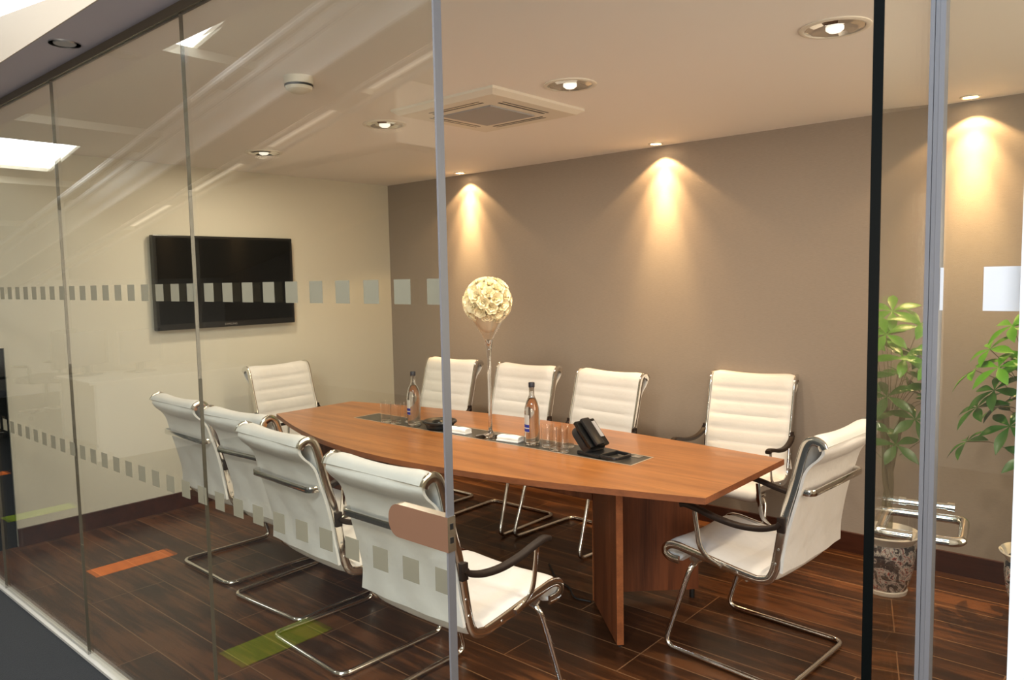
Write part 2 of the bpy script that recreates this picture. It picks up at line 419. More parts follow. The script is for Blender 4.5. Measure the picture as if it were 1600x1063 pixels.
sloped_bar('trim_rafter', -12.9, 2.5, -0.98, -0.62, 0.33, m_beam)
sloped_bar('trim_rafter_edge', -12.9, 2.5, -0.62, -0.60, 0.33, m_beampale)
for i, xc in enumerate((-9.7, -8.15, -6.6, -5.1, -3.55, -2.0)):
    sloped_bar('trim_purlin_%d' % (i+1), xc-0.2, xc+0.2, -1.64, 0.95, 0.06, m_roofm)
for y_ in (-0.46, -0.30, -1.25, -1.45):
    bm = bmesh.new(); sweep(bm, [(-12.5, y_, roofz(-12.5)-0.19), (2.3, y_, roofz(2.3)-0.19)], circ(0.022, 8)); struct(mesh_obj('trim_pipe_%d' % int(-y_*100), bm, m_beampale, smooth=True))
struct(boxo('ceiling_bulkhead', (-12.9, -4.66, -4.6, -1.65, 2.65, 2.70), m_office), 'lower ceiling of the office')
bm = bmesh.new()
vs = [bm.verts.new(p_) for p_ in ((-8.0, -1.65, 2.65), (-4.66, -1.65, 2.65), (-4.66, -1.65, roofz(-4.66)), (-8.0, -1.65, roofz(-8.0)))]
f = bm.faces.new(vs)
vs2 = [vs[1], bm.verts.new((-4.66, -4.6, 2.65)), bm.verts.new((-4.66, -4.6, roofz(-4.66))), vs[2]]; bm.faces.new(vs2)
struct(mesh_obj('wall_bulkhead', bm, m_fascia))
# coloured carpet tiles
for nm, x0, x1, mt, lb in (('carpet_tile', -4.61, -4.465, m_corange, 'orange strip of carpet tile mirrored in the floor beyond the glass'),
                      ('carpet_tile', -3.10, -2.905, m_cgreen, 'lime green strip of carpet tile mirrored near the third chair base'),
                      ('carpet_tile', -6.18, -6.02, m_cgreen, 'lime green strip of carpet tile mirrored at the far left low on the white wall'),
                      ('carpet_tile', -7.74, -7.60, m_corange, 'orange strip of carpet tile mirrored at the extreme left edge')):
    o = boxo(nm, (x0, x1, 0.35, 0.785, -0.001, 0.003), mt); tag(o, lb, 'carpet tile', 'coloured carpet tiles')

# recessed light in the soffit
t = thing('soffit_downlight', 'small unlit recessed downlight in the grey soffit, top left', 'downlight', (-3.05, 1.07, HG))
bm = bmesh.new(); lathe(bm, [(0.052, -0.004), (0.052, 0.0), (0.038, 0.0), (0.036, -0.004)], 28, cap=False); mesh_obj('trim_ring', bm, m_silver, t, True)
bm = bmesh.new(); lathe(bm, [(0.0, -0.002), (0.037, -0.003), (0.037, 0.0)], 28, cap=False); mesh_obj('lens', bm, m_acg, t, True)

# office furniture seen mirrored in the glass
t = thing('office_desk', 'white office desk with panel end, mirrored in the glass at left', 'desk', (-8.4, -1.1, 0), 0)
boxo('desk_top', (0.1, 1.0, -0.8, 0.82, 0.715, 0.74), m_desk, t, 0.003)
boxo('end_panel', (0.955, 0.985, -0.75, 0.78, 0, 0.714), m_desk, t)
boxo('modesty_panel', (0.14, 0.95, 0.75, 0.775, 0.15, 0.71), m_desk, t)
boxo('end_panel', (0.11, 0.14, -0.75, 0.78, 0, 0.714), m_desk, t)
for i, (x, y, rz, lb) in enumerate(((-7.9, -0.95, 1.2, 'grey flat monitor on the white office desk, mirrored in the glass'), (-8.05, -0.5, 1.0, 'grey monitor at the near end of the white office desk, mirrored in the glass'))):
    t = thing('monitor', lb, 'monitor', (x, y, 0.74), rz, 'office monitors')
    boxo('screen', (-0.26, 0.26, -0.02, 0.02, 0.10, 0.43), m_greyf, t, 0.006)
    boxo('stand', (-0.03, 0.03, -0.01, 0.03, 0.012, 0.12), m_greyf, t)
    boxo('stand_foot', (-0.12, 0.12, -0.08, 0.10, 0.0, 0.012), m_greyf, t, 0.003)
def task_chair(x, y, rz, lb):
    t = thing('task_chair', lb, 'chair', (x, y, 0), rz, 'office task chairs')
    boxo('seat', (-0.25, 0.25, -0.24, 0.24, 0.44, 0.52), m_greyf, t, 0.03)
    boxo('backrest', (-0.23, 0.23, -0.30, -0.24, 0.60, 1.08), m_greyf, t, 0.025)
    bm = bmesh.new(); sweep(bm, [(0, -0.1, 0.43), (0, -0.3, 0.43), (0, -0.32, 0.62)], rrect(0.05, 0.015, 0.005)); mesh_obj('back_stem', bm, m_black, t)
    bm = bmesh.new(); lathe(bm, [(0.028, 0.08), (0.028, 0.44)], 16); mesh_obj('gas_lift', bm, m_chrome, t, True)
    for s in (-1, 1):
        bm = bmesh.new(); sweep(bm, fillet([(s*0.2, 0, 0.45), (s*0.29, 0, 0.45), (s*0.29, 0.0, 0.66), (s*0.29, 0.2, 0.66)], 0.04), rrect(0.03, 0.02, 0.005)); mesh_obj('armrest', bm, m_black, t, True)
    for k in range(5):
        a = k*2*math.pi/5
        bm = bmesh.new(); sweep(bm, [(0, 0, 0.10), (0.3*math.cos(a), 0.3*math.sin(a), 0.07)], rrect(0.045, 0.03, 0.006)); lg = mesh_obj('base_leg', bm, m_chrome, t)
        bm = bmesh.new(); lathe(bm, [(0.0, 0), (0.022, 0.004), (0.026, 0.03), (0.02, 0.055), (0, 0.06)], 12, 0.3*math.cos(a), 0.3*math.sin(a)); mesh_obj('castor', bm, m_black, lg, True)
task_chair(-9.55, 0.15, 2.6, 'dark office task chair left of the desk, mirrored faintly in the glass')
task_chair(-10.6, -0.9, 0.9, 'dark office task chair furthest left, mirrored faintly in the glass')

# ------------------------------------------------------------------ glass wall
def pane(name, x0, x1, z0, z1, mat, parent, th=0.012):
    return boxo(name, (x0, x1, -th/2, th/2, z0, z1), mat, parent)
sq = bmesh.new(); box(sq, -0.029, 0.029, -0.0004, 0.0004, -0.029, 0.029)
sq_me = bpy.data.meshes.new('frosted_square'); sq.to_mesh(sq_me); sq.free(); sq_me.materials.append(m_frost)
PIT = 0.1147
XS = [-1.3575 - k*PIT for k in range(-1, 36)]
def squares(t, x0, x1, ox, mat=None):
    for z in (1.592, 0.925):
        for xs in XS:
            a, b_ = xs-0.029, xs+0.029
            a, b_ = max(a, x0), min(b_, x1)
            if b_-a < 0.006: continue
            o = bpy.data.objects.new('frosted_square', sq_me); COL.objects.link(o); o.parent = t
            o.location = ((a+b_)/2-ox, -0.0068, z); o.scale = ((b_-a)/0.058, 1, 1)
J = [-5.80, -4.664, -3.52, -2.376, -1.2265]
labs = ['clear glass wall panel furthest left, cut by the picture edge', 'clear glass wall panel, second from the left, before the white wall',
        'clear glass wall panel in front of the television and the far chairs', 'clear glass wall panel with the lock plate, left of the doorway']
gp = []
for i in range(4):
    x0, x1 = J[i]+0.0015, J[i+1]-0.0015
    t = thing('glass_panel', labs[i], 'glass panel', ((x0+x1)/2, YG, 0), 0, 'glass wall panels')
    ox = (x0+x1)/2
    boxo('pane', (x0-ox, x1-ox, -0.006, 0.006, 0.012, HG-0.03), m_glass, t)
    squares(t, x0, x1, ox)
    if i < 3: boxo('joint_seal', (x1-ox+0.0002, x1-ox+0.0028, -0.006, 0.006, 0.012, HG-0.03), m_joint, t)
    else: boxo('edge_seal', (x1-ox+0.0005, x1-ox+0.006, -0.011, 0.011, 0.0, HG-0.03), m_alu, t)
    gp.append((t, ox))
# lock plate (strike box) on the last panel
t, ox = gp[3]
def plate_poly(w_, h_, r_, n=8):
    pts = [(w_, -h_/2), (w_, h_/2)]
    for k in range(n+1): a = R(90+90*k/n); pts.append((r_+r_*math.cos(a), h_/2-r_+r_*math.sin(a)))
    for k in range(n+1): a = R(180+90*k/n); pts.append((r_+r_*math.cos(a), -h_/2+r_+r_*math.sin(a)))
    return pts
m_plate_brown = pbr('floor_tinted_plate', (0.27, 0.14, 0.085), 0.38, 0.3)  # polished metal plate; the brown floor it mirrors is put into its colour
m_plate_edge = pbr('brushed_plate_edge', (0.70, 0.66, 0.62), 0.25, 1.0)
bm = bmesh.new()
pp = plate_poly(0.208, 0.082, 0.036)
lo = [bm.verts.new((x, -0.0125, z)) for x, z in pp]; hi = [bm.verts.new((x, 0.0125, z)) for x, z in pp]
bm.faces.new(lo); bm.faces.new(hi)
for i in range(len(pp)):
    j = (i+1) % len(pp); f = bm.faces.new((lo[i], lo[j], hi[j], hi[i])); f.material_index = 1
lp = mesh_obj('lock_plate', bm, [m_plate_brown, m_plate_edge], t, loc=(-1.428-ox, 0, 1.040)); lp['label'] = 'rounded lock plate clamped on the glass edge, floor reflection painted brown'
for dz in (0.018, -0.014):
    boxo('keeper_hole', (0.2078, 0.2088, -0.005, 0.005, dz-0.007, dz+0.007), m_black, lp)
# narrow side panel at the right of the door
t = thing('glass_panel', 'narrow glass side panel right of the open door with two brightly lit frosted squares', 'glass panel', (-0.2, YG, 0), 0, 'glass wall panels')
boxo('pane', (-0.045, 0.055, -0.006, 0.006, 0.0, HG-0.03), m_glass, t)
bm = bmesh.new()
for k, (a, b_) in enumerate(((-0.0615, -0.056), (-0.0555, -0.050), (-0.0495, -0.043))):
    box(bm, a, b_, -0.011+0.002*(k % 2), 0.011-0.002*(k % 2), 0.0, HG-0.03)
mesh_obj('edge_seal', bm, m_alu, t)
for z in (1.593,):
    for a, b_ in ((-0.0425, -0.0385), (0.0085, 0.0545)):
        bm = bmesh.new(); box(bm, a, b_, -0.0075, -0.0067, z-0.029, z+0.029); mesh_obj('frosted_square', bm, m_frost_lit, t)

# ------------------------------------------------------------------ glass door leaf, swung inwards
PIV = (-0.32, YG)
A = R(8.3)
dr = thing('glass_door', 'frameless glass door leaf standing open into the room', 'glass door', (PIV[0], PIV[1], 0), A)
boxo('pane', (-0.006, 0.006, -0.066, 0.886, 0.012, HG-0.04), m_glassd, dr)
boxo('hinge_edge', (-0.0065, 0.0065, -0.070, -0.0662, 0.012, HG-0.04), m_darkglass, dr)
boxo('leading_edge', (-0.0065, 0.0065, 0.8862, 0.890, 0.012, HG-0.04), m_alu, dr)
boxo('lock_case', (-0.018, 0.018, 0.82, 0.884, 0.985, 1.055), m_chrome, dr, 0.003)['label'] = 'chrome lock case at the leading edge'
for s in (-1, 1):
    bm = bmesh.new()
    sweep(bm, fillet([(s*0.018, 0.855, 1.022), (s*0.088, 0.855, 1.022), (s*0.088, 0.675, 1.022), (s*0.020, 0.675, 1.022)], 0.028, 8), circ(0.0105, 14))
    mesh_obj('lever_handle', bm, m_chrome, dr, True)['label'] = 'chrome lever handle bent back to the glass'
    bm = bmesh.new(); sweep(bm, [(s*0.018, 0.865, 1.047), (s*0.052, 0.865, 1.047)], circ(0.0085, 12)); sweep(bm, [(s*0.050, 0.865, 1.047), (s*0.066, 0.865, 1.047)], circ(0.0115, 12)); mesh_obj('thumb_turn', bm, m_chrome, dr, True)

# dark glass return at the far left
t = boxo('corner_panel', (XL-0.03, XL-0.01, 1.20, 1.43, 0.0, 1.25), m_darkglass)
tag(t, 'dark narrow panel standing at the extreme left edge beside the white wall', 'panel')
struct(boxo('wall_corner', (XL-0.1, XL-0.04, 1.18, 1.435, 0.0, HC), m_white))
struct(boxo('wall_return', (XL-0.04, XL, 1.18, 1.435, 1.25, HC), m_white))

# ------------------------------------------------------------------ lights in the ceiling
def downlight(x, y, lb, first=[None]):
    if first[0] is None:
        t = thing('downlight', lb, 'downlight', (x, y, HC), 0, 'chrome downlights in the meeting room ceiling')
        bm = bmesh.new(); lathe(bm, [(0.118, 0.0), (0.118, -0.004), (0.108, -0.008), (0.100, -0.006), (0.098, 0.0)], 40, cap=False); mesh_obj('rim', bm, m_acw, t, True)
        bm = bmesh.new(); lathe(bm, [(0.100, -0.003), (0.078, -0.010), (0.052, -0.0035), (0.030, -0.0028)], 11, cap=False)
        mesh_obj('reflector', bm, m_chrome, t)
        bm = bmesh.new(); lathe(bm, [(0.0, -0.018), (0.020, -0.016), (0.030, -0.008), (0.030, -0.002), (0, -0.002)], 20); mesh_obj('lamp', bm, m_bulb2, t, True)
        first[0] = (t, kids(t))
    else:
        t = copy_thing(first[0][0], (x, y, HC), 0, lb, first[0][1])
    area('downlight_beam', (x, y, HC-0.03), (x, y, 0), 0.16, DL, (1.0, 0.86, 0.66)).data.shape = 'DISK'
DL = 17
downlight(-0.93, 2.80, 'chrome downlight nearest, cut by the dark edge of the open door')
downlight(-2.055, 2.77, 'chrome downlight beside the air conditioning cassette, seen through the doorway')
downlight(-3.281, 2.73, 'chrome downlight seen through the glass, left of the cassette')
downlight(-4.52, 2.74, 'chrome downlight furthest away, above the television')
sp0 = None
for x, lb in ((-4.36, 'small warm wall washer at the far end, above the flower vase'), (-2.57, 'small warm wall washer in the middle of the taupe wall'),
              (-0.80, 'small warm wall washer seen through the open door glass')):
    if sp0 is None:
        sp0 = thing('wall_washer', lb, 'spotlight', (x, 4.385, HC), 0, 'wall washers along the taupe wall')
        bm = bmesh.new(); lathe(bm, [(0.048, 0.0), (0.048, -0.004), (0.040, -0.007), (0.034, -0.004), (0.033, 0.0)], 28, cap=False); mesh_obj('rim', bm, m_acw, sp0, True)
        bm = bmesh.new(); lathe(bm, [(0.0, -0.006), (0.022, -0.005), (0.033, -0.0015), (0.0, -0.0015)], 20); mesh_obj('lamp', bm, m_bulb, sp0, True)
        spk = kids(sp0)
    else: copy_thing(sp0, (x, 4.385, HC), 0, lb, spk)
    p0 = (x, 4.41, HC-0.025)
    spot('wall_washer_core', p0, (x, 4.435, 0.9), 170, (1.0, 0.70, 0.34), 40, 1.0, 0.012)
    spot('wall_washer_mid', p0, (x, 4.42, 0.9), 95, (1.0, 0.64, 0.30), 74, 1.0, 0.012)
    spot('wall_washer_halo', p0, (x, 4.41, 0.9), 17, (1.0, 0.64, 0.30), 112, 0.2, 0.012)
# smoke detector
t = thing('smoke_detector', 'white round smoke detector with a dark band under the ceiling', 'smoke detector', (-2.777, 1.86, HC))
bm = bmesh.new(); lathe(bm, [(0.060, 0.0), (0.060, -0.030), (0.056, -0.032)], 32); mesh_obj('body', bm, m_acw, t, True)
bm = bmesh.new(); lathe(bm, [(0.0585, -0.032), (0.0585, -0.040)], 32); mesh_obj('band', bm, m_black, t, True)
bm = bmesh.new(); lathe(bm, [(0.056, -0.040), (0.052, -0.052), (0.03, -0.064), (0, -0.067)], 32); mesh_obj('dome', bm, m_acw, t, True)
# air conditioning cassette
t = thing('air_conditioner', 'square ceiling air conditioning cassette with grey grille', 'air conditioner', (-2.64, 2.87, HC))
bm = bmesh.new(); h = 0.345
vs = [bm.verts.new((sx*q, sy*q, z)) for z, q in ((0.0, h), (-0.012, h), (-0.030, h-0.03)) for sx, sy in ((-1, -1), (1, -1), (1, 1), (-1, 1))]
for a in (0, 4):
    for i in range(4): j = (i+1) % 4; bm.faces.new((vs[a+i], vs[a+j], vs[a+4+j], vs[a+4+i]))
bm.faces.new(vs[8:12]); bm.faces.new(vs[0:4])
mesh_obj('panel', bm, m_acw, t)
bm = bmesh.new(); box(bm, -0.165, 0.165, -0.165, 0.165, -0.036, -0.0302)
mesh_obj('grille', bm, m_acg, t)
for k in range(4):
    a = k*math.pi/2
    bm = bmesh.new(); box(bm, -0.17, 0.17, 0.215, 0.227, -0.0312, -0.0301); box(bm, -0.17, 0.17, 0.245, 0.252, -0.0312, -0.0301)
    o = mesh_obj('air_slot', bm, m_black, t); o.rotation_euler = (0, 0, a)

# ------------------------------------------------------------------ television
t = thing('television', 'large black flat television mounted on the white wall', 'television', (XL+0.045, 2.89, 1.63))
boxo('casing', (-0.03, 0.022, -0.549, 0.549, -0.334, 0.334), m_tvf, t, 0.006)
boxo('screen', (0.0222, 0.0235, -0.527, 0.527, -0.292, 0.316), m_tv, t)
boxo('wall_mount', (-0.0445, -0.0302, -0.2, 0.2, -0.12, 0.12), m_black, t)
cu = bpy.data.curves.new('brand_text', 'FONT'); cu.body = 'SAMSUNG'; cu.size = 0.022; cu.align_x = 'CENTER'; cu.align_y = 'CENTER'; cu.extrude = 0.0004
tmp = bpy.data.objects.new('tmp', cu); COL.objects.link(tmp)
me = bpy.data.meshes.new_from_object(tmp.evaluated_get(bpy.context.evaluated_depsgraph_get())); bpy.data.objects.remove(tmp)
me.materials.clear(); me.materials.append(m_silver)
o = bpy.data.objects.new('logo', me); link(o, t); o.location = (0.0231, 0.0, -0.314); o.rotation_euler = (R(90), 0, R(90)); o['label'] = 'small silver lettering under the screen'

# ------------------------------------------------------------------ conference table
t = thing('conference_table', 'long boat-shaped walnut conference table with dark inset strip', 'table', (-2.94, 3.03, 0))
near = [(-4.515, 2.742), (-4.0, 2.555), (-3.5, 2.425), (-3.0, 2.375), (-2.5, 2.412), (-2.0, 2.505), (-1.362, 2.692)]
far = [(-1.362, 3.492), (-1.96, 3.56), (-2.4, 3.592), (-2.93, 3.60), (-3.34, 3.575), (-3.9, 3.50), (-4.515, 3.36)]
cn = [(p_.x, p_.y) for p_ in catmull([(x, y, 0) for x, y in near], 5)] + [(p_.x, p_.y) for p_ in catmull([(x, y, 0) for x, y in far], 5)]
cn = [(x+2.94, y-3.03) for x, y in cn]
bm = bmesh.new(); prism(bm, cn, TZ-0.027, TZ, 0, 1)
mesh_obj('tabletop', bm, [m_table, m_tedge], t)
# inset strip
x0, x1, y0, y1 = -3.955, -1.868, 2.955, 3.160
bm = bmesh.new()
for a in ((x0, x1, y0, y0+0.006), (x0, x1, y1-0.006, y1), (x0, x0+0.006, y0+0.006, y1-0.006), (x1-0.006, x1, y0+0.006, y1-0.006)):
    box(bm, a[0]+2.94, a[1]+2.94, a[2]-3.03, a[3]-3.03, TZ+0.0002, TZ+0.0016)
mesh_obj('inset_border', bm, m_stripb, t)
boxo('inset_strip', (x0+2.946, x1+2.934, y0-3.024, y1-3.036, TZ+0.0002, TZ+0.0012), m_strip, t)
# socket flap at the right end of the strip
boxo('cable_flap', (-1.96+2.94, -1.915+2.94, 3.10-3.03, 3.14-3.03, TZ+0.0013, TZ+0.003), m_silver, t)['label'] = 'small metal cable flap'
def leg_panel(name, p, q, th, z0, z1, mats, par):
    P_, Q_ = Vector((*p, 0)), Vector((*q, 0)); d = (Q_-P_).normalized(); nn = Vector((-d.y, d.x, 0))*th/2
    bm = bmesh.new(); poly = [P_+nn, P_-nn, Q_-nn, Q_+nn]
    lo = [bm.verts.new((v_.x+2.94, v_.y-3.03, z0)) for v_ in poly]; hi = [bm.verts.new((v_.x+2.94, v_.y-3.03, z1)) for v_ in poly]
    bm.faces.new(lo); bm.faces.new(hi)
    for i in range(4):
        j = (i+1) % 4; f = bm.faces.new((lo[i], lo[j], hi[j], hi[i])); f.material_index = 1 if i in (0, 2) else 0
    return mesh_obj(name, bm, mats, par)
for s, xc in ((1, -2.10), (-1, -3.82)):
    leg_panel('leg', (xc-s*0.02, 3.02), (xc+s*0.335, 2.695), 0.030, 0.012, TZ-0.028, [m_tleg, m_tedge], t)
    leg_panel('leg', (xc+s*0.02, 3.075), (xc+s*0.345, 3.385), 0.030, 0.045, TZ-0.028, [m_tleg, m_tedge], t)
    leg_panel('leg', (xc-s*0.01, 3.00), (xc-s*0.01, 3.10), 0.030, 0.012, TZ-0.028, [m_tleg, m_tedge], t)
    for px, py in ((xc+s*0.32, 2.71), (xc+s*0.325, 3.365), (xc+s*0.02, 3.03)):
        bm = bmesh.new(); lathe(bm, [(0.013, 0.0), (0.013, 0.046 if py > 3.2 else 0.0125)], 14, px+2.94, py-3.03); mesh_obj('foot', bm, m_black, t, True)
boxo('under_beam', (-3.80+2.94, -2.12+2.94, 3.0-3.03, 3.03-3.03, 0.52, TZ-0.028), m_tleg, t)
boxo('cable_tray', (-3.05+2.94, -2.75+2.94, 2.62-3.03, 2.80-3.03, 0.655, TZ-0.028), m_black, t)
# cable
bm = bmesh.new(); sweep(bm, catmull([(-2.60, 3.25, 0.006), (-2.45, 3.12, 0.006), (-2.32, 3.06, 0.006), (-2.22, 2.98, 0.006), (-2.13, 2.99, 0.006)], 6), circ(0.005, 8))
tag(mesh_obj('power_cable', bm, m_cable, smooth=True), 'black power cable on the floor at the table leg', 'cable')

# ------------------------------------------------------------------ chairs
BK = [(-0.392, 0.972), (-0.380, 0.992), (-0.352, 1.000), (-0.328, 0.985), (-0.312, 0.945), (-0.292, 0.865), (-0.272, 0.79), (-0.250, 0.71), (-0.232, 0.62), (-0.217, 0.53), (-0.203, 0.465), (-0.180, 0.428), (-0.135, 0.414)]
ST = [(-0.135, 0.414), (-0.05, 0.424), (0.06, 0.440), (0.17, 0.456), (0.235, 0.464), (0.272, 0.458), (0.292, 0.440), (0.290, 0.418), (0.265, 0.404), (0.225, 0.402)]
def prof(pts, n): return [Vector((0, p_.x, p_.y)) for p_ in catmull([(y, z, 0) for y, z in pts], n)]
def arclen(P):
    s = [0]
    for a, b_ in zip(P, P[1:]): s.append(s[-1]+(b_-a).length)
    return s
def pad(P, ribs, sagf, hw, t_front, t_back, side):
    """padded sling along the profile; ribs = seam positions as arc lengths; side=+1 when the sitter's side is the left normal"""
    bm = bmesh.new(); S = arclen(P); n = len(P); NX = 16
    F, B = [], []
    for i, p_ in enumerate(P):
        t_ = (P[min(i+1, n-1)]-P[max(i-1, 0)]).normalized()
        nr = Vector((0, -t_.z, t_.y))*side
        d = min(abs(S[i]-r_) for r_ in ribs)
        puff = t_front + 0.007*(1-math.exp(-(d/0.012)**2)) - 0.002
        endf = min(1.0, min(S[i], S[-1]-S[i])/0.012) if i in (0, n-1) else 1
        rf, rb = [], []
        for k in range(NX+1):
            u = -1+2*k/NX; e = (1-abs(u)**10)
            sag = sagf(S[i]/S[-1])*(1-u*u)
            x = u*hw
            rf.append(bm.verts.new(p_+Vector((x, 0, 0))+nr*(puff*(0.25+0.75*e)*endf-sag)))
            rb.append(bm.verts.new(p_+Vector((x, 0, 0))-nr*(t_back*(0.35+0.65*e)*endf+sag*(0.9))))
        F.append(rf); B.append(rb)
    for i in range(n-1):
        for k in range(NX):
            bm.faces.new((F[i][k], F[i][k+1], F[i+1][k+1], F[i+1][k])); bm.faces.new((B[i][k+1], B[i][k], B[i+1][k], B[i+1][k+1]))
        bm.faces.new((F[i][0], F[i+1][0], B[i+1][0], B[i][0])); bm.faces.new((F[i][NX], B[i][NX], B[i+1][NX], F[i+1][NX]))
    for i in (0, n-1):
        for k in range(NX): bm.faces.new((F[i][k], F[i][k+1], B[i][k+1], B[i][k]))
    return bm
PB, PS = prof(BK, 7), prof(ST, 7)
LB, LS = arclen(PB)[-1], arclen(PS)[-1]
def make_chair(lb):
    t = thing('conference_chair', lb, 'chair', (0, 0, 0), 0, 'white leather conference chairs')
    mesh_obj('backrest', pad(PB, [0.155+0.083*k for k in range(5)]+[LB], lambda s: 0.016*min(1, s*3+0.9)*(1 if s < 0.85 else (1-s)/0.15), 0.250, 0.017, 0.016, 1), m_leather, t, True)
    mesh_obj('seat', pad(PS, [0.0, 0.125, 0.25], lambda s: 0.014*(s/0.15 if s < 0.15 else 1), 0.250, 0.018, 0.013, 1), m_leather, t, True)
    bm = bmesh.new(); rows = [(p_.x, p_.y) for p_ in catmull([(-0.384, 0.986, 0), (-0.395, 0.960, 0), (-0.378, 0.932, 0), (-0.345, 0.900, 0), (-0.323, 0.862, 0), (-0.306, 0.80, 0), (-0.281, 0.71, 0), (-0.261, 0.62, 0), (-0.248, 0.54, 0), (-0.244, 0.470, 0)], 4)]
    gr = []
    for y_, z_ in rows:
        fl = 0.254+0.014*max(0, (0.56-z_)/0.09)
        gr.append([[bm.verts.new((u*fl, y_+d_-0.008*(1-u*u)+0.0022*math.sin(8*u+z_*17)*(1 if z_ < 0.85 else 0.3), z_-0.006*(1-u*u)*(z_ > 0.9))) for u in [k/9-1 for k in range(19)]] for d_ in (0, 0.012)])
    for r1, r2 in zip(gr, gr[1:]):
        for q in (0, 1):
            for k in range(18): bm.faces.new((r1[q][k], r1[q][k+1], r2[q][k+1], r2[q][k]))
        for k in (0, 18): bm.faces.new((r1[0][k], r1[1][k], r2[1][k], r2[0][k]))
    for r1 in (gr[0], gr[-1]):
        for k in range(18): bm.faces.new((r1[0][k], r1[0][k+1], r1[1][k+1], r1[1][k]))
    mesh_obj('rear_panel', bm, m_leather, t, True)
    full = PB + PS[1:]
    for s in (-1, 1):
        bm = bmesh.new(); sweep(bm, [p_+Vector((s*0.2575, 0, 0)) for p_ in full], rrect(0.035, 0.012, 0.004, 2), up=(1, 0, 0)); mesh_obj('side_frame', bm, m_chrome, t, True)
    # rear cross bar
    bm = bmesh.new(); sweep(bm, fillet([(-0.238, -0.285, 0.795), (-0.238, -0.345, 0.795), (0.238, -0.345, 0.795), (0.238, -0.285, 0.795)], 0.035, 7), rrect(0.008, 0.026, 0.003, 2), up=(0, 0, 1)); mesh_obj('rear_bar', bm, m_chrome, t, True)
    for s in (-1, 1):
        bm = bmesh.new()
        sweep(bm, catmull([(s*0.268, 0.02, 0.430), (s*0.268, 0.075, 0.450), (s*0.268, 0.115, 0.49), (s*0.269, 0.130, 0.56), (s*0.271, 0.140, 0.642)], 6), rrect(0.022, 0.008, 0.003, 2), up=(1, 0, 0))
        mesh_obj('arm_post', bm, m_chrome, t, True)
        bm = bmesh.new()
        ap = catmull([(s*0.268, -0.236, 0.668), (s*0.270, -0.215, 0.648), (s*0.273, -0.15, 0.628), (s*0.276, -0.06, 0.622), (s*0.278, 0.04, 0.634), (s*0.278, 0.12, 0.652), (s*0.277, 0.175, 0.660), (s*0.277, 0.20, 0.655)], 5)
        sweep(bm, ap, [(a, b_) for a, b_ in rrect(0.021, 0.032, 0.007, 3)], up=(1, 0, 0))
        box(bm, s*0.268-0.008, s*0.268+0.008, -0.252, -0.222, 0.63, 0.69, bev=0.003)
        mesh_obj('armrest', bm, m_armm, t, True)
    # cantilever tube
    pts = [(-0.06, 0.165, 0.398), (-0.255, 0.165, 0.398), (-0.268, 0.292, 0.0125), (-0.276, -0.262, 0.0125), (0.276, -0.262, 0.0125), (0.268, 0.292, 0.0125), (0.255, 0.165, 0.398), (0.06, 0.165, 0.398)]
    bm = bmesh.new(); sweep(bm, fillet(pts, 0.055, 7), circ(0.0115, 12)); mesh_obj('cantilever_base', bm, m_chrome, t, True)
    bm = bmesh.new(); sweep(bm, [(-0.252, 0.165, 0.412), (0.252, 0.165, 0.412)], rrect(0.03, 0.012, 0.003, 2)); sweep(bm, [(-0.252, -0.08, 0.404), (0.252, -0.08, 0.404)], rrect(0.03, 0.010, 0.003, 2)); mesh_obj('under_bar', bm, m_chrome, t)
    for s in (-1, 1):
        for y_, z_ in ((-0.224, 0.56), (-0.212, 0.50), (-0.05, 0.424), (0.05, 0.438)):
            bm = bmesh.new(); sweep(bm, [(s*0.262, y_, z_), (s*0.2655, y_, z_)], circ(0.005, 8)); mesh_obj('bolt', bm, m_silver, t)
    return t
CH = [
    (-1.312, 3.072, 85.6, 'white leather chrome chair at the right end of the table, turned side on'),
    (-1.994, 1.944, 0.1, 'nearest white chair of the front row, back behind the lock plate'),
    (-2.766, 2.035, -3.3, 'white chair of the front row, second from the doorway, back to the camera'),
    (-3.363, 2.185, 2.5, 'white chair of the front row, third from the doorway, mostly hidden'),
    (-4.027, 2.221, -1.7, 'furthest left white chair of the front row, back to the camera'),
    (-4.140, 3.700, 180.1, 'furthest white chair of the back row, behind the left bottle and glass edge'),
    (-3.391, 3.697, 180.6, 'white chair of the back row, directly behind the right bottle'),
    (-2.742, 3.710, 174.7, 'white chair of the back row, behind the black desk phone'),
    (-1.907, 4.100, 183.7, 'white chair standing back against the taupe wall, arms in full view'),
    (-4.700, 3.110, -86.7, 'white chair at the far left end of the table, in front of the white wall'),
]
c0 = make_chair(CH[0][3]); ck = kids(c0)
c0.location = (CH[0][0], CH[0][1], 0); c0.rotation_euler = (0, 0, R(CH[0][2]))
for x, y, a, lb in CH[1:]: copy_thing(c0, (x, y, 0), R(a), lb, ck)

